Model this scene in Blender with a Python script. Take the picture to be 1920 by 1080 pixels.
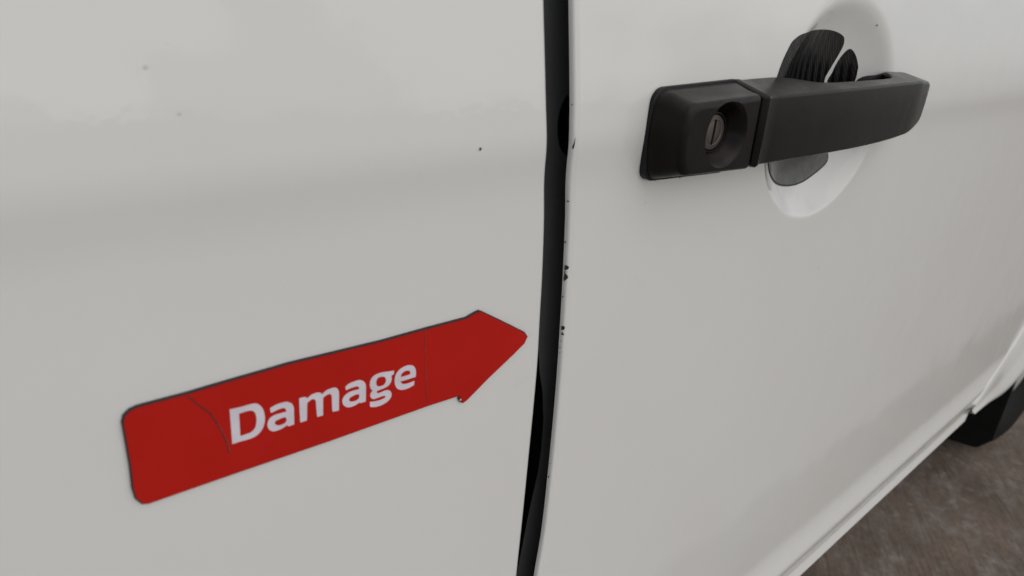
import bpy, bmesh, math, random
import numpy as np
from mathutils import Vector, Matrix
from mathutils.geometry import delaunay_2d_cdt

for o in list(bpy.data.objects): bpy.data.objects.remove(o, do_unlink=True)
scene = bpy.context.scene
C = scene.collection
R_ = math.radians
EYE = 0.92          # camera height above the ground
D = 0.189433        # distance from the camera to the door skin

# ------------------------------------------------------------------ camera
cam_d = bpy.data.cameras.new('camera'); cam = bpy.data.objects.new('camera', cam_d); C.objects.link(cam)
cam_d.sensor_width = 36.0; cam_d.lens = 1150.0 / 1920.0 * 36.0
cam_d.clip_start = 0.01; cam_d.clip_end = 2000.0
right = Vector((0.78790246, -0.614557, 0.03910762)); down = Vector((-0.21479124, -0.33378444, -0.9178522)); fwd = Vector((0.57712601, 0.71477804, -0.39499104))
rot = Matrix((right, -down, -fwd)).transposed()
cam.matrix_world = Matrix.Translation((0, 0, EYE)) @ rot.to_4x4()
cam_d.dof.use_dof = True; cam_d.dof.focus_distance = 0.335; cam_d.dof.aperture_fstop = 11.0
scene.camera = cam

# ------------------------------------------------------------------ sky and sun (soft, hazy daylight)
SUN_EL, SUN_AZ = 50.0, 168.0      # azimuth: 180 = straight out from the van's side
w = bpy.data.worlds.new('World'); scene.world = w; w.use_nodes = True
nt = w.node_tree; nt.nodes.clear()
wo = nt.nodes.new('ShaderNodeOutputWorld'); bg = nt.nodes.new('ShaderNodeBackground')
sky = nt.nodes.new('ShaderNodeTexSky'); sky.sky_type = 'NISHITA'; sky.sun_disc = False
sky.sun_elevation = R_(SUN_EL); sky.sun_rotation = R_(SUN_AZ); sky.dust_density = 0.8; sky.air_density = 1.0
hs = nt.nodes.new('ShaderNodeHueSaturation'); hs.inputs['Saturation'].default_value = 0.18
tc = nt.nodes.new('ShaderNodeTexCoord'); cn = nt.nodes.new('ShaderNodeTexNoise')
cn.inputs['Scale'].default_value = 2.6; cn.inputs['Detail'].default_value = 6; cn.inputs['Roughness'].default_value = .55
cr = nt.nodes.new('ShaderNodeMapRange'); cr.inputs[1].default_value = .48; cr.inputs[2].default_value = .53; cr.inputs[3].default_value = 0; cr.inputs[4].default_value = 1
cm = nt.nodes.new('ShaderNodeMapping'); cm.inputs['Location'].default_value = (0.0, .3, 0.)
cc = nt.nodes.new('ShaderNodeMix'); cc.data_type = 'RGBA'; cc.inputs[6].default_value = (.88, .90, .93, 1); cc.inputs[7].default_value = (1.52, 1.47, 1.42, 1)
mx = nt.nodes.new('ShaderNodeMix'); mx.data_type = 'RGBA'; mx.blend_type = 'MULTIPLY'; mx.inputs[0].default_value = 1
L = nt.links.new
L(tc.outputs['Generated'], cm.inputs[0]); L(cm.outputs[0], cn.inputs['Vector']); L(cn.outputs['Fac'], cr.inputs[0])
L(sky.outputs[0], hs.inputs['Color']); L(hs.outputs[0], mx.inputs[6]); L(cr.outputs[0], cc.inputs[0]); L(cc.outputs[2], mx.inputs[7])
L(mx.outputs[2], bg.inputs['Color']); bg.inputs['Strength'].default_value = 0.108
L(bg.outputs[0], wo.inputs[0])
sd = bpy.data.lights.new('sun', 'SUN'); sd.energy = 0.5; sd.angle = R_(75); sd.color = (1.0, .86, .70)
sun = bpy.data.objects.new('sun', sd); C.objects.link(sun)
az = R_(SUN_AZ); el = R_(SUN_EL)
sdir = Vector((math.sin(az) * math.cos(el), math.cos(az) * math.cos(el), math.sin(el)))
sun.rotation_euler = sdir.to_track_quat('Z', 'Y').to_euler(); sun.location = sdir * 20
vs = scene.view_settings; vs.view_transform = 'Standard'; vs.look = 'None'; vs.gamma = 1.0; vs.exposure = -0.06; vs.use_curve_mapping = False
scene.cycles.max_bounces = 8

# ---- body side profile: y of the painted skin as a function of height (metres, relative to eye height) ----
PROFILE=[(.60,.34),(.45,.30),(.10,.115),(0,.072),(-.039,.064),(-.051,-.16),(-.057,-.14),(-.070,-.03),(-.095,.002),(-.30,.04),(-.36,.055),
 (-.4440,.055),(-.4690,.305),(-.4766,.305),(-.4846,-.12),(-.5003,-.12),(-.5033,.34),(-.54,.34)]
_z=np.arange(-.54,.6001,.0005)
_s=np.interp(_z,[k[0] for k in PROFILE][::-1],[k[1] for k in PROFILE][::-1])
_S=np.concatenate([[0],np.cumsum((_s[1:]+_s[:-1])*.5*.0005)])
_S-=np.interp(-.045,_z,_S)
def skin(z): return np.interp(z,_z,_S)
def smooth(t): t=np.clip(t,0,1); return t*t*(3-2*t)

DATA={'D':[(35.24,-122.03,1),(38.9,-122.37,0),(42.36,-122.52,0),(43.88,-123.0,0),(44.92,-124.18,0),(45.63,-125.78,0),(45.89,-127.72,0),(45.88,-129.68,0),(45.45,-131.73,0),(44.7,-133.41,0),(43.52,-134.78,0),(42.01,-135.63,0),(40.07,-135.92,0),(37.14,-135.71,0),(34.24,-135.65,1)],'Dh':[(37.86,-124.7,1),(39.75,-124.68,0),(41.29,-124.81,0),(42.3,-125.33,0),(42.96,-126.43,0),(43.15,-128.09,0),(42.97,-129.97,0),(42.49,-131.74,0),(41.64,-132.99,0),(40.37,-133.57,0),(38.78,-133.63,0),(37.12,-133.61,1)],'a':[(48.03,-126.47,1),(49.56,-125.97,0),(51.64,-125.78,0),(53.69,-126.03,0),(54.88,-126.73,0),(55.72,-127.84,0),(56.05,-129.35,0),(55.89,-131.68,0),(55.5,-136.24,1),(53.39,-136.27,1),(53.04,-135.56,1),(51.53,-136.13,0),(50.03,-136.39,0),(48.37,-136.26,0),(47.21,-135.51,0),(46.53,-134.3,0),(46.37,-132.73,0),(46.85,-131.31,0),(47.83,-130.22,0),(49.32,-129.77,0),(51.19,-129.82,0),(53.22,-130.0,1),(53.34,-129.29,0),(53.1,-128.58,0),(52.42,-128.09,0),(50.97,-128.0,0),(49.29,-128.27,0),(48.08,-128.46,1)],'ah':[(48.92,-132.9,0),(49.42,-132.23,0),(50.52,-132.05,0),(52.0,-131.94,0),(52.81,-132.22,0),(53.09,-133.09,0),(52.88,-133.89,0),(52.14,-134.48,0),(50.85,-134.66,0),(49.64,-134.26,0),(49.05,-133.59,0)],'m':[(58.33,-126.34,1),(59.62,-126.33,0),(60.72,-126.61,1),(61.16,-127.33,1),(62.43,-126.62,0),(63.79,-126.24,0),(65.33,-126.38,0),(66.28,-126.98,0),(66.78,-127.65,1),(68.22,-126.73,0),(69.83,-126.42,0),(71.43,-126.49,0),(72.42,-127.1,0),(73.02,-128.35,0),(73.07,-130.06,0),(72.8,-133.09,0),(72.5,-136.94,1),(70.02,-136.62,1),(70.06,-133.35,0),(70.24,-129.78,0),(69.97,-128.91,0),(69.2,-128.5,0),(68.05,-128.71,0),(66.98,-129.21,1),(66.27,-136.72,1),(64.06,-136.49,1),(64.08,-133.12,0),(64.19,-129.82,0),(63.87,-128.93,0),(63.15,-128.36,0),(62.25,-128.52,0),(60.97,-129.23,1),(60.15,-136.47,1),(57.74,-136.39,1),(57.96,-131.49,0)],'a2':[(75.76,-127.66,1),(77.24,-126.89,0),(79.16,-126.66,0),(81.32,-126.72,0),(82.61,-127.36,0),(83.52,-128.47,0),(83.94,-129.94,0),(83.83,-132.43,0),(83.46,-137.14,1),(81.24,-136.97,1),(80.78,-136.55,1),(79.15,-137.12,0),(77.44,-137.26,0),(75.79,-136.76,0),(74.68,-135.66,0),(74.14,-134.13,0),(74.32,-132.62,0),(75.25,-131.39,0),(76.73,-130.62,0),(78.89,-130.49,0),(81.0,-130.68,1),(81.21,-130.15,0),(80.85,-129.44,0),(79.95,-129.04,0),(78.04,-129.0,0),(75.88,-129.21,1)],'a2h':[(76.79,-133.68,0),(77.39,-132.98,0),(78.73,-132.68,0),(80.19,-132.61,0),(80.94,-133.1,0),(80.98,-133.92,0),(80.53,-134.82,0),(79.28,-135.23,0),(77.84,-135.06,0),(76.97,-134.46,0)],'g':[(96.12,-127.51,1),(96.0,-129.09,1),(94.95,-129.36,1),(94.88,-131.3,0),(94.37,-132.49,0),(93.46,-133.41,0),(92.14,-133.85,0),(90.63,-133.99,0),(89.14,-134.01,0),(88.39,-134.3,0),(88.35,-134.96,0),(88.86,-135.31,0),(90.14,-135.33,0),(91.65,-135.15,0),(93.14,-135.47,0),(94.18,-136.42,0),(94.55,-137.82,0),(94.15,-139.29,0),(93.01,-140.37,0),(91.34,-141.02,0),(89.38,-141.31,0),(87.26,-141.06,0),(85.29,-140.35,1),(85.06,-139.53,0),(85.22,-137.99,1),(86.98,-138.44,0),(88.88,-138.7,0),(90.6,-138.66,0),(91.81,-138.3,0),(91.89,-137.87,0),(91.42,-137.42,0),(90.03,-137.29,0),(88.32,-137.34,0),(86.84,-137.24,0),(85.94,-136.56,0),(85.49,-135.37,0),(85.72,-134.22,0),(86.59,-133.31,1),(85.89,-132.15,0),(85.62,-130.49,0),(85.88,-128.82,0),(86.68,-127.55,0),(87.97,-126.78,0),(89.55,-126.55,0),(91.44,-126.69,0),(93.76,-127.14,0)],'gh':[(88.28,-130.55,0),(88.46,-129.28,0),(89.24,-128.44,0),(90.51,-128.39,0),(91.76,-128.82,0),(92.39,-129.76,0),(92.46,-130.91,0),(92.02,-131.99,0),(90.92,-132.57,0),(89.44,-132.43,0),(88.53,-131.76,0)],'e':[(105.69,-133.64,1),(105.88,-131.2,0),(105.48,-129.34,0),(104.61,-128.14,0),(103.18,-127.36,0),(101.4,-127.18,0),(99.39,-127.53,0),(97.82,-128.47,0),(96.77,-129.92,0),(96.25,-131.78,0),(96.27,-133.84,0),(96.95,-135.81,0),(98.34,-137.13,0),(100.1,-137.72,0),(102.36,-137.77,0),(104.78,-137.23,1),(105.02,-135.32,1),(103.12,-135.47,0),(101.32,-135.41,0),(99.98,-135.05,0),(99.12,-134.28,0),(98.82,-133.42,1),(101.38,-133.58,0)],'eh':[(98.97,-131.48,1),(99.28,-130.33,0),(100.2,-129.62,0),(101.54,-129.39,0),(102.76,-129.8,0),(103.29,-130.56,0),(103.27,-131.35,0),(102.8,-131.65,0),(101.01,-131.61,0)],'magnet':[(5.09,-115.28),(5.98,-112.94),(7.78,-111.54),(9.93,-111.03),(24.74,-111.4),(31.81,-111.27),(56.1,-111.17),(91.85,-112.93),(111.33,-113.11),(130.52,-113.6),(134.69,-112.47),(137.27,-112.09),(138.7,-112.87),(150.03,-120.62),(162.91,-129.68),(164.88,-132.51),(163.23,-135.7),(156.37,-139.84),(142.34,-147.68),(131.42,-154.54),(129.11,-155.39),(127.39,-154.16),(126.52,-152.42),(126.8,-150.85),(111.68,-150.05),(68.35,-149.23),(34.32,-148.05),(6.94,-147.3),(5.08,-146.53),(3.61,-143.37),(3.47,-139.23),(4.27,-131.27),(5.08,-116.63)],'creaseA':[(23.67,-112.43),(25.32,-114.85),(27.05,-118.05),(29.04,-120.9),(30.64,-125.74),(31.97,-130.59),(32.7,-134.73),(32.88,-138.8)],'creaseB':[(110.64,-113.56),(110.17,-124.57),(110.48,-137.89),(110.94,-148.89)],'leafA':[(344.74,-3.92),(348.96,-1.05),(356.11,1.39),(371.91,3.27),(392.34,4.3),(406.33,4.11),(416.8,2.92),(424.34,1.02),(427.17,-1.05),(429.21,-4.77),(427.83,-11.3),(423.88,-19.53),(421.53,-24.47),(422.34,-30.6),(422.95,-35.67),(386.48,-35.95),(332.12,-33.75),(334.54,-22.6),(338.45,-12.97)],'leafB':[(425.75,-26.3),(428.3,-21.65),(430.77,-14.01),(433.92,-9.04),(437.45,-6.26),(442.25,-7.53),(448.23,-11.5),(452.93,-16.52),(454.39,-19.93),(455.19,-26.39),(451.94,-34.52),(438.97,-37.79),(429.32,-32.43)],'leafC':[(442.69,-65.63),(446.39,-75.09),(446.19,-80.23),(441.28,-84.01),(431.41,-88.18),(418.07,-91.91),(403.54,-92.86),(387.39,-90.93),(374.77,-87.03),(366.63,-81.51),(361.67,-74.85),(358.59,-65.86),(388.29,-64.45)],'cupdot':[(449.95,8.43)],'chips':[(187.88,-104.0,1.2,2.4),(187.77,-106.4,0.72,0.96),(187.86,-109.13,1.2,3.36),(182.01,-29.68,0.48,0.6),(183.29,-45.56,0.19,4.8),(185.67,-71.8,0.72,0.72),(186.46,-91.35,0.72,1.2),(187.58,-118.98,0.6,0.96),(188.6,-136.07,0.96,2.16),(188.71,-139.32,0.72,1.2),(188.54,-143.41,0.48,0.48),(188.12,-146.86,0.6,0.6),(188.2,-149.89,0.48,0.48),(185.86,-225.52,0.96,0.96),(186.48,-216.96,0.48,0.48),(187.01,-171.13,0.36,0.48)],'GL':[(0.6,0.14453),(0.3,0.15653),(0.1,0.16433),(0.00881,0.16653),(-0.01379,0.16776),(-0.03395,0.16894),(-0.05132,0.17019),(-0.07525,0.17304),(-0.10056,0.17428),(-0.12754,0.17446),(-0.15056,0.17447),(-0.17462,0.1735),(-0.20634,0.17161),(-0.24018,0.16939),(-0.28345,0.16586),(-0.36,0.16072),(-0.54,0.14864)],'GR':[(0.6,0.15878),(0.3,0.17078),(0.1,0.17858),(0.00954,0.18078),(-0.01395,0.18211),(-0.0306,0.18296),(-0.04254,0.1833),(-0.05297,0.18422),(-0.07777,0.18721),(-0.10405,0.18862),(-0.13219,0.18929),(-0.16238,0.18948),(-0.19452,0.18873),(-0.22865,0.18711),(-0.26473,0.18454),(-0.29408,0.18038),(-0.36,0.17428),(-0.54,0.15761)],'C':[(-0.4195,1.2255),(-0.4556,1.1612),(-0.4761,1.0763),(-0.5023,1.0355)]}


def yskin(x, z): return skin(z)
CX_, CZ_, CA, CB, CD = .4125, -.0462, .0745, .0665, .025
def cup(x, z):
    q2 = ((x - CX_) / CA) ** 2 + ((z - CZ_) / CB) ** 2
    k = .0005 + .0012 * smooth((z - CZ_) / CB + (x - CX_) / CA * .4 - .2)
    v = CD * (1 - q2) * (1 - .30 * (1 - np.minimum(q2, 1.2)))
    return k * np.logaddexp(0, np.maximum(v / k, -60)) * (q2 < 3.0)
GL, GR = DATA['GL'], DATA['GR']
def curve(tab, z):
    t = np.array(tab)[::-1]
    zz, xx = t[:, 0], t[:, 1]
    m = np.gradient(xx, zz)
    i = np.clip(np.searchsorted(zz, z) - 1, 0, len(zz) - 2)
    h = zz[i + 1] - zz[i]; s = (z - zz[i]) / h
    return (2*s**3-3*s**2+1)*xx[i] + (s**3-2*s**2+s)*h*m[i] + (-2*s**3+3*s**2)*xx[i+1] + (s**3-s**2)*h*m[i+1]
gl = lambda z: curve(GL, z)
gr = lambda z: curve(GR, z)

# ------------------------------------------------------------------ helpers
WORLD = {}
def W(p): return Vector((p[0], p[1] + D, p[2] + EYE))
def empty(name, loc):
    o = bpy.data.objects.new(name, None); C.objects.link(o); o.location = loc; o.empty_display_size = .1; WORLD[o] = Vector(loc); return o
def tag(o, label=None, cat=None, group=None, kind=None):
    for k, v in (('label', label), ('category', cat), ('group', group), ('kind', kind)):
        if v: o[k] = v
    return o
def link(name, verts, faces, mat, parent=None, sharp=32, smooth_=True, local=True):
    """one mesh object; verts in door coordinates (x along van, y into van, z from eye height)"""
    vw = [W(v) if local else Vector(v) for v in verts]
    lo = [min(v[i] for v in vw) for i in range(3)]; hi = [max(v[i] for v in vw) for i in range(3)]
    c = Vector([(a + b) / 2 for a, b in zip(lo, hi)])
    me = bpy.data.meshes.new(name); me.from_pydata([v - c for v in vw], [], [list(map(int, f)) for f in faces]); me.update()
    me.materials.append(mat)
    bm = bmesh.new(); bm.from_mesh(me)
    bmesh.ops.recalc_face_normals(bm, faces=bm.faces)
    for f in bm.faces: f.smooth = smooth_
    if smooth_:
        a = R_(sharp)
        for e in bm.edges:
            if len(e.link_faces) == 2 and e.calc_face_angle(0) > a: e.smooth = False
    bm.to_mesh(me); bm.free()
    o = bpy.data.objects.new(name, me); C.objects.link(o)
    base = WORLD[parent] if parent else Vector((0, 0, 0))
    o.location = c - base; WORLD[o] = c
    if parent: o.parent = parent
    return o
def flip(o):
    bm = bmesh.new(); bm.from_mesh(o.data); bmesh.ops.reverse_faces(bm, faces=bm.faces); bm.to_mesh(o.data); bm.free()
def grid(nr, nc): return [(r*nc+c, r*nc+c+1, (r+1)*nc+c+1, (r+1)*nc+c) for r in range(nr-1) for c in range(nc-1)]
def loft(rings, cap=True):
    n = len(rings[0]); v = [p for r in rings for p in r]; f = []
    for k in range(len(rings)-1):
        for i in range(n): f.append((k*n+i, k*n+(i+1) % n, (k+1)*n+(i+1) % n, (k+1)*n+i))
    if cap: f.append(list(range(n))[::-1]); f.append([(len(rings)-1)*n+i for i in range(n)])
    return v, f
def round_poly(pts, rad, n=5):
    out = []; m = len(pts)
    for i in range(m):
        p = Vector(pts[i]); a = Vector(pts[i-1]) - p; b = Vector(pts[(i+1) % m]) - p
        la, lb = a.length, b.length; a.normalize(); b.normalize()
        ang = a.angle(b); r = rad[i] if hasattr(rad, '__len__') else rad
        t = min(r / math.tan(ang/2), la*.48, lb*.48); r = t*math.tan(ang/2)
        bis = (a+b).normalized(); cen = p + bis*(r/math.sin(ang/2)); s = p+a*t-cen; e = p+b*t-cen
        tot = math.atan2(s.x*e.y-s.y*e.x, s.dot(e))
        for k in range(n+1):
            q = tot*k/n; out.append((cen.x+s.x*math.cos(q)-s.y*math.sin(q), cen.y+s.x*math.sin(q)+s.y*math.cos(q)))
    return out
def boolean(o, cutter, op='DIFFERENCE'):
    md = o.modifiers.new('cut', 'BOOLEAN'); md.object = cutter; md.operation = op; md.solver = 'EXACT'
    bpy.context.view_layer.update()
    dg = bpy.context.evaluated_depsgraph_get()
    me = bpy.data.meshes.new_from_object(o.evaluated_get(dg)); o.modifiers.clear(); o.data = me
    bpy.data.objects.remove(cutter, do_unlink=True)
    bm = bmesh.new(); bm.from_mesh(me)
    for e in bm.edges:
        e.smooth = not (len(e.link_faces) == 2 and e.calc_face_angle(0) > R_(30))
    for f in bm.faces: f.smooth = True
    bm.to_mesh(me); bm.free()
def spline(pts, n=6):
    """closed outline through pts; a third value 1 marks a corner"""
    out = []; m = len(pts)
    P = [np.array(p[:2]) for p in pts]; K = [len(p) > 2 and p[2] for p in pts]
    for i in range(m):
        p0, p1, p2, p3 = P[i-1], P[i], P[(i+1) % m], P[(i+2) % m]
        m1 = (p2-p1) if K[i] else (p2-p0)/2; m2 = (p2-p1) if K[(i+1) % m] else (p3-p1)/2
        l = np.linalg.norm(p2-p1)
        for mm_ in (m1, m2):
            q = np.linalg.norm(mm_)
            if q > 1.3*l: mm_ *= 1.3*l/q
        for k in range(n):
            s = k/n
            out.append(tuple((2*s**3-3*s**2+1)*p1+(s**3-2*s**2+s)*m1+(-2*s**3+3*s**2)*p2+(s**3-s**2)*m2))
    return out
def fill2d(loops, step=None):
    """triangulate an outline with holes (2-D), optionally with inner points every step"""
    pts = []; edges = []
    for lp in loops:
        b = len(pts); pts += [Vector(p) for p in lp]; edges += [(b+i, b+(i+1) % len(lp)) for i in range(len(lp))]
    if step:
        xs = [p.x for p in pts]; ys = [p.y for p in pts]
        x = min(xs)+step*.5
        while x < max(xs):
            y = min(ys)+step*.5
            while y < max(ys): pts.append(Vector((x, y))); y += step
            x += step
    v, e, f, ov, oe, of = delaunay_2d_cdt(pts, edges, [], 0, 1e-9)
    def inside(q):
        c = False
        for lp in loops:
            for i in range(len(lp)):
                a, b = lp[i], lp[i-1]
                if (a[1] > q[1]) != (b[1] > q[1]) and q[0] < (b[0]-a[0])*(q[1]-a[1])/(b[1]-a[1])+a[0]: c = not c
        return c
    F = [t for t in f if inside((sum(v[i].x for i in t)/len(t), sum(v[i].y for i in t)/len(t)))]
    return [(p.x, p.y) for p in v], F
def slab(loops, yfun, thick, step=None):
    """flat piece lying on the skin: front at yfun - thick, with side walls"""
    v2, F = fill2d(loops, step); n = len(v2)
    v = [(x, yfun(x, z)-thick, z) for x, z in v2]; f = [tuple(t) for t in F]
    cnt = {}
    for t in F:
        for i in range(len(t)):
            a, b = t[i], t[(i+1) % len(t)]; cnt[(a, b)] = 1
    bd = [(a, b) for (a, b) in cnt if (b, a) not in cnt]
    idx = {}
    for a, b in bd:
        for q in (a, b):
            if q not in idx: idx[q] = len(v); v.append((v2[q][0], yfun(*v2[q])+.0001, v2[q][1]))
    f += [(b, a, idx[a], idx[b]) for a, b in bd]
    return v, f

def cat(pts, n):
    P = [np.array(p) for p in pts]; out = []
    for i in range(len(P)-1):
        a, b, c_, d = P[max(i-1, 0)], P[i], P[i+1], P[min(i+2, len(P)-1)]
        for k in range(n):
            s = k/n; out.append((2*s**3-3*s**2+1)*b+(s**3-2*s**2+s)*(c_-a)/2+(-2*s**3+3*s**2)*c_+(s**3-s**2)*(d-b)/2)
    out.append(P[-1]); return out
ysk = lambda x, z: float(skin(z))
def ribbon(pts, w_, jit, seed, y, ysk=ysk):
    rnd = random.Random(seed); P = cat([(a*1e-3, 0, b*1e-3) for a, b in pts], 10); v = []; f = []
    for i, p in enumerate(P):
        t = P[min(i+1, len(P)-1)]-P[max(i-1, 0)]; nn = np.array([-t[2], 0, t[0]]); nn /= np.linalg.norm(nn)+1e-12
        c_ = p+nn*rnd.uniform(-jit, jit); ww = w_*rnd.uniform(.3, 1.2)*(1 if 0 < i < len(P)-1 else .1)
        for s in (-1, 1):
            q = c_+nn*ww*s/2; v.append((q[0], ysk(q[0], q[2])-y, q[2]))
        if i: f.append((2*i-2, 2*i-1, 2*i+1, 2*i))
    return v, f
SCR = [[(.1640, -.13440), (.1690, -.13180)], [(.159, -.15816), (.1680, -.15560)]]

def inset(lp, d, sx=0, sz=0):
    n = len(lp); A = sum(lp[i-1][0]*lp[i][1]-lp[i][0]*lp[i-1][1] for i in range(n)); s = 1 if A > 0 else -1; out = []
    for i in range(n):
        a = np.array(lp[i-1]); b = np.array(lp[i]); c_ = np.array(lp[(i+1) % n])
        n1 = np.array([-(b-a)[1], (b-a)[0]])*s; n2 = np.array([-(c_-b)[1], (c_-b)[0]])*s
        n1 = n1/(np.linalg.norm(n1)+1e-12); n2 = n2/(np.linalg.norm(n2)+1e-12); nn = n1+n2; nn = nn/max(.6, np.linalg.norm(nn)**2/2)/1.0
        q = b+nn*d*.5*(2/ max(1.0, 1.0)); out.append((q[0]+sx, q[1]+sz))
    return out

# ------------------------------------------------------------------ materials
def mat(name): 
    m = bpy.data.materials.new(name); m.use_nodes = True
    n = m.node_tree; b = n.nodes['Principled BSDF']; return m, n, b
def node(n, t, **kw):
    x = n.nodes.new(t)
    for k, v in kw.items():
        if k in x.inputs: x.inputs[k].default_value = v
        else: setattr(x, k, v)
    return x
def rgb(n, fac, a, b):
    m = n.nodes.new('ShaderNodeMix'); m.data_type = 'RGBA'; m.inputs[6].default_value = (*a, 1); m.inputs[7].default_value = (*b, 1)
    if fac is not None: n.links.new(fac, m.inputs[0])
    return m
def ramp(n, src, a, b, lo=0., hi=1.):
    m = n.nodes.new('ShaderNodeMapRange'); m.inputs[1].default_value = a; m.inputs[2].default_value = b; m.inputs[3].default_value = lo; m.inputs[4].default_value = hi
    n.links.new(src, m.inputs[0]); return m
def bump(n, b, src, strength, dist):
    u = node(n, 'ShaderNodeBump'); u.inputs['Strength'].default_value = strength; u.inputs['Distance'].default_value = dist
    n.links.new(src, u.inputs['Height']); n.links.new(u.outputs[0], b.inputs['Normal']); return u

def paint():
    m, n, b = mat('white_paint'); l = n.links.new
    g = node(n, 'ShaderNodeNewGeometry')
    big = node(n, 'ShaderNodeTexNoise', Scale=9.0, Detail=5.0); l(g.outputs['Position'], big.inputs['Vector'])
    c = rgb(n, ramp(n, big.outputs['Fac'], .35, .7).outputs[0], (.760, .768, .754), (.748, .750, .733))
    fine = node(n, 'ShaderNodeTexNoise', Scale=900.0, Detail=2.0); l(g.outputs['Position'], fine.inputs['Vector'])
    sp = ramp(n, fine.outputs['Fac'], .74, .80, 0, .12)
    c2 = rgb(n, sp.outputs[0], (1, 1, 1), (.35, .28, .2)); l(c.outputs[2], c2.inputs[6])
    l(c2.outputs[2], b.inputs['Base Color'])
    b.inputs['Roughness'].default_value = .42; b.inputs['Specular IOR Level'].default_value = .3
    b.inputs['Coat Weight'].default_value = 1.0; b.inputs['Coat IOR'].default_value = 1.5
    film = node(n, 'ShaderNodeTexNoise', Scale=30.0, Detail=6.0); l(g.outputs['Position'], film.inputs['Vector'])
    l(ramp(n, film.outputs['Fac'], .3, .75, .012, .045).outputs[0], b.inputs['Coat Roughness'])
    pe = node(n, 'ShaderNodeTexNoise', Scale=260.0, Detail=1.0); l(g.outputs['Position'], pe.inputs['Vector'])
    u = node(n, 'ShaderNodeBump'); u.inputs['Strength'].default_value = .10; u.inputs['Distance'].default_value = .0004
    l(pe.outputs['Fac'], u.inputs['Height'])
    lo = node(n, 'ShaderNodeTexNoise', Scale=13.0, Detail=2.0); l(g.outputs['Position'], lo.inputs['Vector'])
    u2 = node(n, 'ShaderNodeBump'); u2.inputs['Strength'].default_value = 1.0; u2.inputs['Distance'].default_value = .0007
    l(lo.outputs['Fac'], u2.inputs['Height']); l(u2.outputs[0], u.inputs['Normal']); l(u.outputs[0], b.inputs['Coat Normal'])
    return m
def plastic(name, col, rough, grain=1600., gs=.28, gd=.0002, top_sheen=False):
    m, n, b = mat(name); l = n.links.new
    g = node(n, 'ShaderNodeNewGeometry')
    t = node(n, 'ShaderNodeTexNoise', Scale=grain, Detail=2.0); l(g.outputs['Position'], t.inputs['Vector'])
    bump(n, b, t.outputs['Fac'], gs, gd)
    w2 = node(n, 'ShaderNodeTexNoise', Scale=55., Detail=5.0); l(g.outputs['Position'], w2.inputs['Vector'])
    c = rgb(n, ramp(n, w2.outputs['Fac'], .35, .75).outputs[0], col, tuple(x*1.35+.002 for x in col))
    if top_sheen:  # up-facing plastic coloured lighter, standing in for sky light on the top
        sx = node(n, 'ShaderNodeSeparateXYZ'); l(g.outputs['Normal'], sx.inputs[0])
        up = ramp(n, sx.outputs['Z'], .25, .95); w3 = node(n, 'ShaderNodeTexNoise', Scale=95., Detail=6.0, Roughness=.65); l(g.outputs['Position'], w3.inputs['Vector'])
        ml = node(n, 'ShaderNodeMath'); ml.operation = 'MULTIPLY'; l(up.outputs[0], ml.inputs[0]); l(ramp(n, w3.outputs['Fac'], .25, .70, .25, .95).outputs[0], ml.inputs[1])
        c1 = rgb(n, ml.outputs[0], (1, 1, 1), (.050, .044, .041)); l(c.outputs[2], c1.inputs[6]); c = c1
    l(c.outputs[2], b.inputs['Base Color'])
    l(ramp(n, w2.outputs['Fac'], .3, .7, rough-.05, rough+.08).outputs[0], b.inputs['Roughness']); b.inputs['Specular IOR Level'].default_value = .18
    return m
def flat(name, col, rough=.6, metal=0.):
    m, n, b = mat(name); l = n.links.new
    g = node(n, 'ShaderNodeNewGeometry'); t = node(n, 'ShaderNodeTexNoise', Scale=120., Detail=4.0); l(g.outputs['Position'], t.inputs['Vector'])
    c = rgb(n, t.outputs['Fac'], tuple(x*.85 for x in col), tuple(x*1.15 for x in col)); l(c.outputs[2], b.inputs['Base Color'])
    b.inputs['Roughness'].default_value = rough; b.inputs['Metallic'].default_value = metal
    return m
def carbon():
    m, n, b = mat('carbon_look_film'); l = n.links.new
    g = node(n, 'ShaderNodeNewGeometry')
    mp = node(n, 'ShaderNodeMapping'); mp.inputs['Rotation'].default_value = (0, R_(20), 0); l(g.outputs['Position'], mp.inputs['Vector'])
    wv = node(n, 'ShaderNodeTexWave', Scale=38.0, Distortion=0.6); wv.bands_direction = 'X'; wv.inputs['Detail Scale'].default_value = 8.; wv.inputs['Detail'].default_value = 1.; l(mp.outputs[0], wv.inputs['Vector'])
    w2 = node(n, 'ShaderNodeTexWave', Scale=210.0, Distortion=0.0); w2.bands_direction = 'DIAGONAL'; l(g.outputs['Position'], w2.inputs['Vector'])
    c = rgb(n, wv.outputs['Fac'], (.003, .003, .003), (.012, .011, .0115)); l(c.outputs[2], b.inputs['Base Color'])
    l(ramp(n, wv.outputs['Fac'], 0, 1, .22, .42).outputs[0], b.inputs['Roughness'])
    ad = node(n, 'ShaderNodeMath'); ad.operation = 'MULTIPLY'; l(wv.outputs['Fac'], ad.inputs[0]); l(w2.outputs['Fac'], ad.inputs[1])
    bump(n, b, ad.outputs[0], .25, .0006)
    b.inputs['Coat Weight'].default_value = .12; b.inputs['Coat Roughness'].default_value = .1; b.inputs['Specular IOR Level'].default_value = .15
    return m
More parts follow.
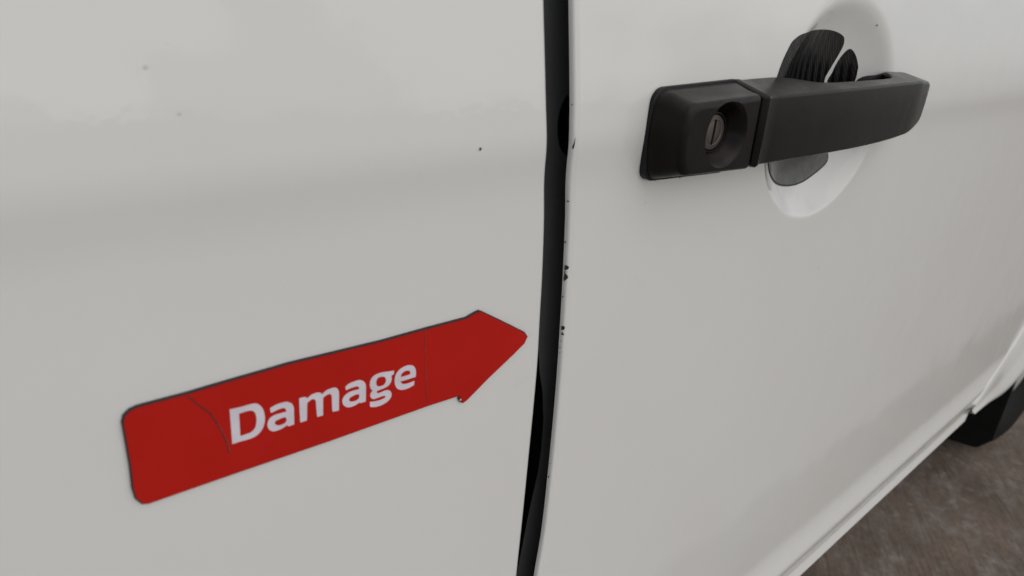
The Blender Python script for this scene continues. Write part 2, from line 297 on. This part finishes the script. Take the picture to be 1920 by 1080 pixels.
def gloss():
    m, n, b = mat('glossy_smoked_film'); l = n.links.new
    g = node(n, 'ShaderNodeNewGeometry'); t = node(n, 'ShaderNodeTexNoise', Scale=160., Detail=5.0); l(g.outputs['Position'], t.inputs['Vector'])
    c = rgb(n, ramp(n, t.outputs['Fac'], .35, .7).outputs[0], (.020, .018, .016), (.055, .048, .042)); l(c.outputs[2], b.inputs['Base Color'])
    b.inputs['Roughness'].default_value = .25; b.inputs['Specular IOR Level'].default_value = .25; b.inputs['Coat Weight'].default_value = .45; b.inputs['Coat Roughness'].default_value = .05
    t2 = node(n, 'ShaderNodeTexNoise', Scale=90., Detail=2.0); l(g.outputs['Position'], t2.inputs['Vector'])
    u = node(n, 'ShaderNodeBump'); u.inputs['Strength'].default_value = .25; u.inputs['Distance'].default_value = .0015; l(t2.outputs['Fac'], u.inputs['Height']); l(u.outputs[0], b.inputs['Coat Normal'])
    return m
def ground_mat():
    m, n, b = mat('brushed_concrete'); l = n.links.new
    g = node(n, 'ShaderNodeNewGeometry')
    n1 = node(n, 'ShaderNodeTexNoise', Scale=5.0, Detail=8.0, Roughness=.65); l(g.outputs['Position'], n1.inputs['Vector'])
    c = rgb(n, ramp(n, n1.outputs['Fac'], .32, .72).outputs[0], (.122, .088, .068), (.335, .264, .205))
    rotn = node(n, 'ShaderNodeMapping'); rotn.vector_type = 'TEXTURE'; rotn.inputs['Rotation'].default_value = (0, 0, R_(35)); rotn.inputs['Scale'].default_value = (1/8.0, 1/80., 1); l(g.outputs['Position'], rotn.inputs['Vector'])
    st = node(n, 'ShaderNodeTexNoise', Scale=2.0, Detail=3.0, Roughness=.6); l(rotn.outputs[0], st.inputs['Vector'])
    c2 = rgb(n, ramp(n, st.outputs['Fac'], .42, .72, 0, .38).outputs[0], (1, 1, 1), (.40, .34, .29)); l(c.outputs[2], c2.inputs[6])
    rot2 = node(n, 'ShaderNodeMapping'); rot2.vector_type = 'TEXTURE'; rot2.inputs['Rotation'].default_value = (0, 0, R_(35)); rot2.inputs['Scale'].default_value = (1/7., 1/11., 1); l(g.outputs['Position'], rot2.inputs['Vector'])
    n3 = node(n, 'ShaderNodeTexNoise', Scale=1.6, Detail=7.0, Roughness=.7); l(rot2.outputs[0], n3.inputs['Vector'])
    c3 = rgb(n, ramp(n, n3.outputs['Fac'], .50, .68, 0, .8).outputs[0], (1, 1, 1), (.38, .345, .315)); l(c2.outputs[2], c3.inputs[6])
    n4 = node(n, 'ShaderNodeTexNoise', Scale=70.0, Detail=6.0, Roughness=.75); l(g.outputs['Position'], n4.inputs['Vector'])
    c4 = rgb(n, ramp(n, n4.outputs['Fac'], .30, .70, .55, 0).outputs[0], (1, 1, 1), (.045, .034, .030)); l(c3.outputs[2], c4.inputs[6])
    n5 = node(n, 'ShaderNodeTexNoise', Scale=22.0, Detail=7.0, Roughness=.7); l(g.outputs['Position'], n5.inputs['Vector'])
    c5 = rgb(n, ramp(n, n5.outputs['Fac'], .57, .70, 0, .65).outputs[0], (1, 1, 1), (.42, .385, .355)); l(c4.outputs[2], c5.inputs[6])
    l(c5.outputs[2], b.inputs['Base Color']); b.inputs['Roughness'].default_value = .8
    bump(n, b, st.outputs['Fac'], .5, .004)
    return m
def vinyl():
    m, n, b = mat('red_vinyl'); l = n.links.new
    g = node(n, 'ShaderNodeNewGeometry')
    t = node(n, 'ShaderNodeTexNoise', Scale=45., Detail=6.0); l(g.outputs['Position'], t.inputs['Vector'])
    c = rgb(n, ramp(n, t.outputs['Fac'], .35, .75).outputs[0], (.47, .013, .008), (.50, .014, .009)); 
    t2 = node(n, 'ShaderNodeTexNoise', Scale=260., Detail=3.0); l(g.outputs['Position'], t2.inputs['Vector'])
    c2 = rgb(n, ramp(n, t2.outputs['Fac'], .72, .80, 0, .35).outputs[0], (1, 1, 1), (.12, .012, .01)); l(c.outputs[2], c2.inputs[6])
    l(c2.outputs[2], b.inputs['Base Color'])
    b.inputs['Roughness'].default_value = .5; b.inputs['Specular IOR Level'].default_value = .10
    return m
M = dict(paint=paint(), gloss=gloss(), plastic=plastic('black_handle_plastic', (.0044, .0028, .0022), .30, top_sheen=True), rubber=flat('seal_rubber', (.050, .054, .054), .8), dark=flat('unlit_cavity', (.006, .006, .006), .9),
         black=plastic('black_gasket', (.012, .012, .013), .4), magnet=flat('magnet_rubber', (.030, .024, .028), .6), vinyl=vinyl(), white=flat('printed_white', (.72, .69, .76), .5),
         crease=flat('crease_mark', (.11, .012, .009), .6), crease2=flat('crease_edge', (.40, .05, .04), .5), carbon=carbon(), ground=ground_mat(), bounce=flat('pale_bounce', (.44, .41, .38), .85), metal=flat('worn_lock_metal', (.12, .102, .088), .5, .75), tyre=plastic('tyre_rubber', (.005, .005, .005), .75, 400., .4, .001),
         scratch=flat('scratch_line', (.66, .65, .63), .5), chip=flat('bare_chip', (.030, .018, .013), .8), flap=plastic('flap_rubber', (.006, .006, .006), .6, 500.), steel=flat('wheel_steel', (.35, .35, .35), .4, .6), grime=flat('brown_grime', (.42, .34, .26), .8), dust=flat('dust', (.50, .46, .40), .8), mark=flat('faint_mark', (.62, .61, .53), .6))

# ------------------------------------------------------------------ ground
gv = [(-60, -60, 0), (60, -60, 0), (60, 60, 0), (-60, 60, 0)]
g_ = link('ground', gv, [(0, 1, 2, 3)], M['ground'], local=False, smooth_=False); g_['kind'] = 'structure'

yv = [(-60, -60, .004), (60, -60, .004), (60, -.17, .004), (-60, -.17, .004)]  # added pale sheet, out of view, so the lower paint mirrors something light
y_ = link('bounce_ground', yv, [(0, 1, 2, 3)], M['bounce'], local=False, smooth_=False); y_['kind'] = 'structure'

# ------------------------------------------------------------------ the van
van = tag(empty('van', (.75, D + .95, 0)), 'white van seen close up at its side, with a black pull handle on the door', 'van')
z_end = -.5130
def zrows():
    r = []
    def span(a, b, s):
        k = max(1, round(abs(b-a)/s)); r.extend(list(np.linspace(a, b, k+1)[:-1]))
    span(.42, .05, .02); span(.05, -.135, .0011); span(-.135, -.42, .007); span(-.42, z_end, .0016); r.append(z_end)
    return np.array(r)
Z = zrows()
# rear side panel: rolled front edge at the gap
rr = .0032
ucol = [(-.0002, .022), (0, .012), (0, .006)] + [(rr-rr*math.cos(a), rr-rr*math.sin(a)) for a in np.linspace(0, math.pi/2, 7)] + [(u, 0) for u in (.006, .01, .016, .025, .04, .06, .09, .13, .18, .24, .32, .42, .55, .75, 1.0)]
V = []
for z in Z:
    for u, dy in ucol: V.append((gl(z)-u, skin(z)+dy, z))
V += [(v[0], v[1]+.03, v[2]-.002) for v in V[-len(ucol):]]
side = link('rear_side_panel', V, grid(len(Z)+1, len(ucol)), M['paint'], van, sharp=60)
# front door: hemmed rear edge, handle cup, front edge along the arch shut line
ARCH_C = [(.6, 1.62), (.2, 1.60), (-.1, 1.52), (-.25, 1.41), (-.33, 1.325)] + DATA['C'] + [(-.5150, 1.005), (-.54, .98)]
ax = lambda z: float(curve(ARCH_C, z))
cols = [(0, .0035), (0, .0022), (.0001, .0012), (.0005, .0006), (.0012, .00035), (.0020, .00025), (.0024, .0001), (.0030, 0.)]
xs = list(np.concatenate([np.linspace(.188, .325, 24), np.linspace(.325, .505, 165)[1:], np.linspace(.505, 1.0, 40)[1:]]))
V = []
for z in Z:
    e = gr(z)
    for u, dy in cols: V.append((e+u, skin(z)+dy, z))
    x1 = ax(z)
    for x in xs:
        x_ = x + (e+.0045-xs[0])*max(0, 1-(x-xs[0])/.10) if x < xs[0]+.10 else x
        if x > .55: x_ = .55+(x-.55)/(1.0-.55)*(x1-.55)
        V.append((x_, skin(z)+float(cup(x_, z)), z))
nc = len(cols)+len(xs)
V = V + [(v[0], v[1]+.03, v[2]-.002) for v in V[-nc:]]
door = link('front_door', V, grid(len(Z)+1, nc), M['paint'], van, sharp=60)
# chips of missing paint along the door edge and stone marks
def specks(lst, yf):
    v = []; f = []; rnd = random.Random(4)
    for (x, z, w_, h_) in lst:
        n = 9; b = len(v); ph = rnd.random()*6
        for k in range(n):
            a = 2*math.pi*k/n; s = 1+.10*math.sin(3*a+ph)+.14*rnd.uniform(-1, 1)
            px, pz = x+w_/2*s*math.cos(a), z+h_/2*s*math.sin(a)
            v.append((px, yf(px, pz), pz))
        f.append(list(range(b, b+n)))
    return v, f
def ydoor(x, z):
    u = x-float(gr(z)); us = [c[0] for c in cols]; ds = [c[1] for c in cols]
    d = np.interp(max(u, 0), us[1:], ds[1:]) if u < .003 else 0
    return float(skin(z))+float(cup(x, z))+float(d)-.0006
ch = [(a*1e-3+.0005, b*1e-3, c*1.3e-3, d*1.15e-3) for a, b, c, d in DATA['chips']] + [(DATA['cupdot'][0][0]*1e-3, DATA['cupdot'][0][1]*1e-3, .0013, .0009)]
v, f = specks(ch, ydoor); o = link('paint_chips', v, f, M['chip'], door, smooth_=False); o['kind'] = 'stuff'
v, f = specks([(.13470, -.04347, .0011, .0012)], lambda x, z: float(skin(z))-.00025); link('stone_chip', v, f, M['chip'], side, smooth_=False)
v, f = specks([(.02924, -.01391, .0011, .0011), (.03516, -.0259, .0009, .0009)], lambda x, z: float(skin(z))-.00025); o = link('faint_marks', v, f, M['mark'], side, smooth_=False); o['kind'] = 'stuff'
# carbon-look scratch films in the cup
yfilm = lambda x, z: float(skin(z))+float(cup(x, z))-.0001
for k in ('leafA', 'leafB'):
    lp = spline([(a*1e-3, b*1e-3) for a, b in DATA[k]], 3)
    v, f = slab([lp], yfilm, .00025, .0022); link('scratch_film', v, f, M['carbon'], door, sharp=50)
lp = spline([(a*1e-3, b*1e-3) for a, b in DATA['leafC']], 3)
v, f = slab([lp], yfilm, .00025, .0022); o = link('scratch_film', v, f, M['black'], door, sharp=50); o['label'] = 'glossy lower film with dark rim'
lp = inset(lp, .0011)
v, f = slab([lp], lambda x, z: yfilm(x, z)-.00026, .00018, .0018); link('film_face', v, f, M['gloss'], door, sharp=50)
for pts in SCR:
    v, f = ribbon([(a*1e3, b*1e3) for a, b in pts], .0003, .00012, len(pts), .00022); o = link('scratch', v, f, M['scratch'], side, smooth_=False)
rnd = random.Random(11); dust = []
for k in range(14): dust.append((rnd.uniform(.20, .62), rnd.uniform(-.33, -.02), rnd.uniform(.0004, .0009), rnd.uniform(.0004, .0008)))
for q in ((.447, -.158, .0012, .0010), (.78, -.33, .003, .002)): dust.append(q)
v, f = specks([q for q in dust if ((q[0]-CX_)/.09)**2+((q[1]-CZ_)/.085)**2 > 1 and not (.22 < q[0] < .52 and -.072 < q[1] < -.01)], ydoor); o = link('dust_specks', v, f, M['dust'], door, smooth_=False); o['kind'] = 'stuff'
for pts in ([(.236, -.118), (.241, -.124), (.246, -.126)], [(.30, -.098), (.302, -.104), (.300, -.109)], [(.212, -.165), (.217, -.161)], [(.39, -.135), (.394, -.141), (.393, -.146)]):
    v, f = ribbon([(a*1e3, b*1e3) for a, b in pts], .00025, .0001, len(pts), .00022); link('scratch', v, f, M['scratch'], door, smooth_=False)
v, f = ribbon([(x*1e3, (-.0664-.034*(x-.2395)-.0012+.0004*math.sin(x*900))*1e3) for x in np.linspace(.243, .288, 12)], .0017, .0002, 9, .0001); link('grime_line', v, f, M['grime'], door, smooth_=False)
# pillar and seal seen through the gap
hole = [(.1985+.0112*math.cos(a), -.0402+.0150*math.sin(a)) for a in np.linspace(0, 2*math.pi, 33)[:-1]]
left = [(.160, .42), (.170, .1), (.172, -.10), (.1805, -.118), (.18314, -.13495), (.18584, -.15244), (.18769, -.16732), (.19051, -.17985), (.19238, -.19876), (.19213, -.21768), (.19057, -.23375), (.1874, -.24874), (.18425, -.26495), (.18204, -.27845), (.17744, -.30547), (.165, -.36), (.14, -.4975)]
outer = left + [(.235, -.4975), (.235, .42)]
v2, F = fill2d([outer, hole], .004)
off = lambda z: float(skin(z))*.6
v = [(x, .0155+off(z), z) for x, z in v2]; f = [tuple(t) for t in F]
pil = link('door_pillar', v, f, M['rubber'], van, smooth_=True)
rg = []
for dy in (.0156, .0300): rg.append([(x, dy+off(z), z) for x, z in hole])
v, f = loft(rg, cap=False); f.append([32+i for i in range(32)])
link('striker_pocket', v, f, M['dark'], pil)
# dark inner body behind the panels
def box(x0, x1, y0, y1, z0, z1):
    v = [(x, y, z) for x in (x0, x1) for y in (y0, y1) for z in (z0, z1)]
    return v, [(0, 1, 3, 2), (4, 6, 7, 5), (0, 4, 5, 1), (2, 3, 7, 6), (0, 2, 6, 4), (1, 5, 7, 3)]
v, f = box(-.85, 1.10, .045, 1.75, -.50, .70); link('inner_body', v, f, M['dark'], van, smooth_=False)
v, f = box(1.10, 2.3, .30, 1.75, -.50, .40); link('engine_bay', v, f, M['dark'], van, smooth_=False)

# sill end and front wing with its arch flare
_c = [(x, float(skin(z))+.0004, z) for z, x in ARCH_C[4::-1][:0]+DATA['C'][::-1]+[(-.33, 1.325), (-.25, 1.41), (-.1, 1.52), (-.02, 1.62), (0., 2.0)]]
_e = [(1.044, -.0180, -.5145), (1.096, -.021, -.5143), (1.170, -.0234, -.5245), (1.2253, -.026, -.5166), (1.2499, -.0272, -.5056), (1.31, -.026, -.460), (1.42, -.022, -.38), (1.58, -.016, -.31), (1.95, -.010, -.30)]
ARC = list(zip(_c, _e))
Ci = cat([a for a, b in ARC], 8); Ei = cat([b for a, b in ARC], 8)
V = []; prof = [(0, .010), (0, 0), (.03, -.0012), (.10, -.0018), (.25, -.002), (.45, -.0015), (.62, -.001), (.78, -.0035), (.90, -.003), (.97, -.001), (1.0, .001), (1.0, .004), (.99, .03)]
for a, b in zip(Ci, Ei):
    for t, dy in prof:
        p = a*(1-t)+b*t; V.append((p[0], p[1]+dy, p[2]))
link('front_wing', V, grid(len(Ci), len(prof)), M['paint'], van, sharp=60)
v, f = specks([(1.026, -.4985, .036, .0085)], lambda x, z: float(skin(z))-.003); link('shut_line_notch', v, f, M['chip'], van, smooth_=False)
# mud flap
pts = round_poly([(-.0215, -.49), (-.0245, -.650), (-.0070, -.677), (.28, -.720), (.28, -.49)], [.004, .008, .014, .02, .004], 4)
v, f = loft([[(1.25, y, z) for y, z in pts], [(1.258, y, z) for y, z in pts]]); link('mud_flap', v, f, M['flap'], van)
# front wheel
def lathe_y(prof, cx, cz, n=64):
    v = []; f = []
    for k in range(n):
        a = 2*math.pi*k/n
        for r, y in prof: v.append((cx+r*math.cos(a), y, cz+r*math.sin(a)))
    m = len(prof)
    for k in range(n):
        for j in range(m-1): f.append((k*m+j, k*m+j+1, ((k+1) % n)*m+j+1, ((k+1) % n)*m+j))
    return v, f
wh_c = (1.80, -.593)
v, f = lathe_y([(.20, .05), (.215, .038), (.25, .026), (.285, .024), (.308, .034), (.322, .05), (.3255, .075), (.327, .13), (.3255, .185), (.322, .21), (.308, .226), (.25, .234), (.20, .21)], *wh_c)
wheel = link('front_wheel', v, f, M['tyre'], van)
v, f = lathe_y([(.203, .052), (.196, .050), (.19, .07), (.17, .10), (.12, .075), (.07, .06), (.03, .055), (.001, .055)], *wh_c); link('rim', v, f, M['steel'], wheel)

# ------------------------------------------------------------------ door handle
def base_ring(y, il, it, ib, ir):
    x0, x1 = .2283+il, .2908-ir
    zt = lambda x: -.0245+.042*(x-.237)-it
    zb = lambda x: -.0664-.034*(x-.2395)+ib
    q = [(x0+.0030, zb(x0)), (x1, zb(x1)), (x1, zt(x1)), (x0+.0030, zt(x0)), (x0+.0004, -.0440)]
    return [(x, y, z) for x, z in round_poly(q, [.0068, .0008, .0008, .0085, .06], 8)]
rings = [base_ring(.0040, 0, 0, 0, 0), base_ring(-.0022, .0002, .0004, .0002, 0), base_ring(-.0055, .0011, .0014, .0014, 0), base_ring(-.0105, .0025, .0033, .0027, 0), base_ring(-.0150, .0036, .0045, .0040, .0)]
for k in range(1, 7):
    a = k/6*math.pi/2; s = 1-math.cos(a); rings.append(base_ring(-.0150-.0035*math.sin(a), .0036+.0032*s, .0045+.0030*s, .0040+.0026*s, .0008*s))
rings.append(base_ring(-.01852, .0036+.0036, .0045+.0034, .0040+.0030, .0012))
v, f = loft(rings)
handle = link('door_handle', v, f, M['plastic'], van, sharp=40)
LX, LZ = .2660, -.0446
def lathe_front(prof, n=72, cx=LX, cz=LZ, sx=1.04):
    rg = [[(cx+r*sx*math.cos(2*math.pi*k/n), y, cz+r*math.sin(2*math.pi*k/n)) for k in range(n)] for r, y in prof]
    return loft(rg)
v, f = lathe_front([(.0185, -.0230), (.0168, -.0192), (.0155, -.0182), (.0146, -.0174), (.0137, -.0160), (.0127, -.0142), (.0116, -.0124), (.0104, -.0106), (.0101, -.0090), (.0098, -.0050)])
cut = link('cutter', v, f, M['plastic']); boolean(handle, cut)
v, f = lathe_front([(.0100, -.0060), (.0100, -.0105), (.0097, -.0111), (.0091, -.0112), (.0089, -.0106), (.0088, -.0060)]); f = f[:-2]
link('lock_ring', v, f, M['black'], handle)
v, f = lathe_front([(.0086, -.0050), (.0086, -.0102), (.0082, -.0108), (.0062, -.0111), (.0058, -.0109), (.0056, -.0110), (.002, -.0111)])
lock = link('lock_cylinder', v, f, M['metal'], handle)
v, f = box(LX-.0009, LX+.0009, -.0150, -.0086, LZ-.0060, LZ+.0060)
th = R_(4); v = [(LX+(x-LX)*math.cos(th)+(z-LZ)*math.sin(th), y, LZ-(x-LX)*math.sin(th)+(z-LZ)*math.cos(th)) for x, y, z in v]
cut = link('cutter', v, f, M['metal'], smooth_=False); boolean(lock, cut)
v2 = [(LX+(sx_*.00085)*math.cos(th)+(sz_*.0058)*math.sin(th), -.0090, LZ-(sx_*.00085)*math.sin(th)+(sz_*.0058)*math.cos(th)) for sx_, sz_ in ((-1, -1), (1, -1), (1, 1), (-1, 1))]
link('key_slot', v2, [(0, 1, 2, 3)], M['dark'], handle, smooth_=False)
# thin gasket between housing and paint
def gask(y, e): return [(x, y-.0003, z) for _, (x, _, z) in enumerate(base_ring(0, -e, -e, -e, -.002))]
v, f = loft([gask(.0045, .0009), gask(-.0009, .0009), gask(-.0012, .0005)]); link('gasket', v, f, M['black'], handle)
# grip: lofted along its length
ST = [  # x, y front, y back, z top front, z top back, z bottom front, radius
 (.2922, -.0181, .0010, -.0287, -.0216, -.0617, .0009), (.2926, -.0187, .0010, -.0284, -.0214, -.0621, .0012), (.300, -.0190, .0010, -.0283, -.0213, -.0622, .0014), (.318, -.0194, .0010, -.0279, -.0208, -.0622, .0016),
 (.334, -.0197, .0004, -.0275, -.0206, -.0622, .0017), (.342, -.0199, -.0020, -.0273, -.0210, -.0622, .0018), (.350, -.0200, -.0056, -.0271, -.0219, -.0622, .0018), (.358, -.0202, -.0084, -.0270, -.0227, -.0622, .0018), (.368, -.0204, -.0098, -.0267, -.0231, -.0621, .0018), (.385, -.0206, -.0102, -.0263, -.0232, -.0620, .0018),
 (.410, -.0208, -.0102, -.0258, -.0231, -.0617, .0018), (.432, -.0208, -.0101, -.0252, -.0228, -.0611, .0018), (.446, -.0208, -.0100, -.0249, -.0226, -.0605, .0018), (.456, -.0207, -.0092, -.0247, -.0222, -.0600, .0018), (.462, -.0207, -.0060, -.0246, -.0212, -.0596, .0018), (.467, -.0206, -.0010, -.0245, -.0200, -.0592, .0018),
 (.473, -.0205, .0030, -.0244, -.0196, -.0588, .0018), (.479, -.0202, .0030, -.0243, -.0196, -.0582, .0019), (.484, -.0196, .0030, -.0244, -.0197, -.0575, .0020), (.490, -.0186, .0030, -.0246, -.0198, -.0566, .0022), (.496, -.0176, .0030, -.0249, -.0199, -.0555, .0024), (.5015, -.0167, .0030, -.0253, -.0202, -.0540, .0026), (.506, -.0158, .0030, -.0260, -.0206, -.0520, .0028), (.509, -.0148, .0030, -.0272, -.0214, -.0496, .0030), (.5108, -.0132, .0030, -.0292, -.0228, -.0470, .0030), (.5116, -.0108, .0030, -.0315, -.0245, -.0446, .0028)]
S_ = np.array(ST); rings = []
dense = np.concatenate([S_[:, 0]]+[np.linspace(S_[i, 0], S_[i+1, 0], 4)[1:-1] for i in range(1, len(S_)-1)]); dense = np.unique(np.round(dense, 6))
for x in dense:
    q = [float(curve(list(zip(S_[::-1, 0], S_[::-1, k])), x)) for k in range(1, 7)]
    yf, yb, tf, tb, bf, r = q
    pl = [(yf, tf), (yf-.0003, (tf+bf)/2), (yf, bf), (yb, bf-.0012), (yb, tb)]
    rings.append([(x, y, z) for y, z in round_poly(pl, [r*1.1, .05, r, .0012, .0012], 6)])
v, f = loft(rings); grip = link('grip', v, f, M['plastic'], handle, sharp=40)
# dark filler in the seam between housing and grip, and the rubber pad under the grip's front post
v, f = loft([[(x, y, z) for y, z in round_poly([(-.0155, -.0310), (-.0155, -.0580), (.0008, -.0600), (.0008, -.0235)], .002, 3)] for x in (.2895, .2940)]); link('seam_filler', v, f, M['dark'], handle)
pad = [(.4560, .0050, -.0262), (.4575, .0034, -.0248), (.461, .0030, -.0232), (.4655, .0030, -.0224), (.4715, .0030, -.0220), (.476, .0028, -.0208), (.481, .0026, -.0196), (.486, .0026, -.0197), (.492, .0030, -.0206)]
v, f = loft([[(x, yo, z) for yo, z in ((y, zt), (y, -.056), (.012, -.058), (.012, zt-.0006))] for x, y, zt in pad]); link('post_pad', v, f, M['dark'], handle)

# ------------------------------------------------------------------ magnetic arrow sign on the rear side panel
sign = tag(empty('damage_arrow', W((.085, 0, -.13))), 'red magnetic arrow lettered Damage in white, stuck to the white panel beside the gap', 'magnetic sign')
_za, _zb = -.110, -.154
ymag = lambda x, z: float(skin(_za))+(float(skin(_zb))-float(skin(_za)))*(z-_za)/(_zb-_za)
mag = [(a*1e-3, b*1e-3) for a, b in DATA['magnet']]
v, f = slab([mag], ymag, .0010); link('backing', v, f, M['magnet'], sign, smooth_=False)
face = inset(mag, .0004, .0002, -.0002)
v, f = slab([face], lambda x, z: ymag(x, z)-.00102, .00012, .004); link('red_face', v, f, M['vinyl'], sign, smooth_=False)
v, f = specks([(.1276, -.15295, .0011, .0008)], lambda x, z: ymag(x, z)-.00118); link('worn_nick', v, f, M['white'], sign, smooth_=False)
for k, h in (('D', 'Dh'), ('a', 'ah'), ('m', None), ('a2', 'a2h'), ('g', 'gh'), ('e', 'eh')):
    lps = [spline([(a*1e-3, b*1e-3, c_) for a, b, c_ in DATA[q]], 5) for q in (k, h) if q]
    v, f = slab(lps, lambda x, z: ymag(x, z)-.00115, .00006); link('letter', v, f, M['white'], sign, smooth_=False)
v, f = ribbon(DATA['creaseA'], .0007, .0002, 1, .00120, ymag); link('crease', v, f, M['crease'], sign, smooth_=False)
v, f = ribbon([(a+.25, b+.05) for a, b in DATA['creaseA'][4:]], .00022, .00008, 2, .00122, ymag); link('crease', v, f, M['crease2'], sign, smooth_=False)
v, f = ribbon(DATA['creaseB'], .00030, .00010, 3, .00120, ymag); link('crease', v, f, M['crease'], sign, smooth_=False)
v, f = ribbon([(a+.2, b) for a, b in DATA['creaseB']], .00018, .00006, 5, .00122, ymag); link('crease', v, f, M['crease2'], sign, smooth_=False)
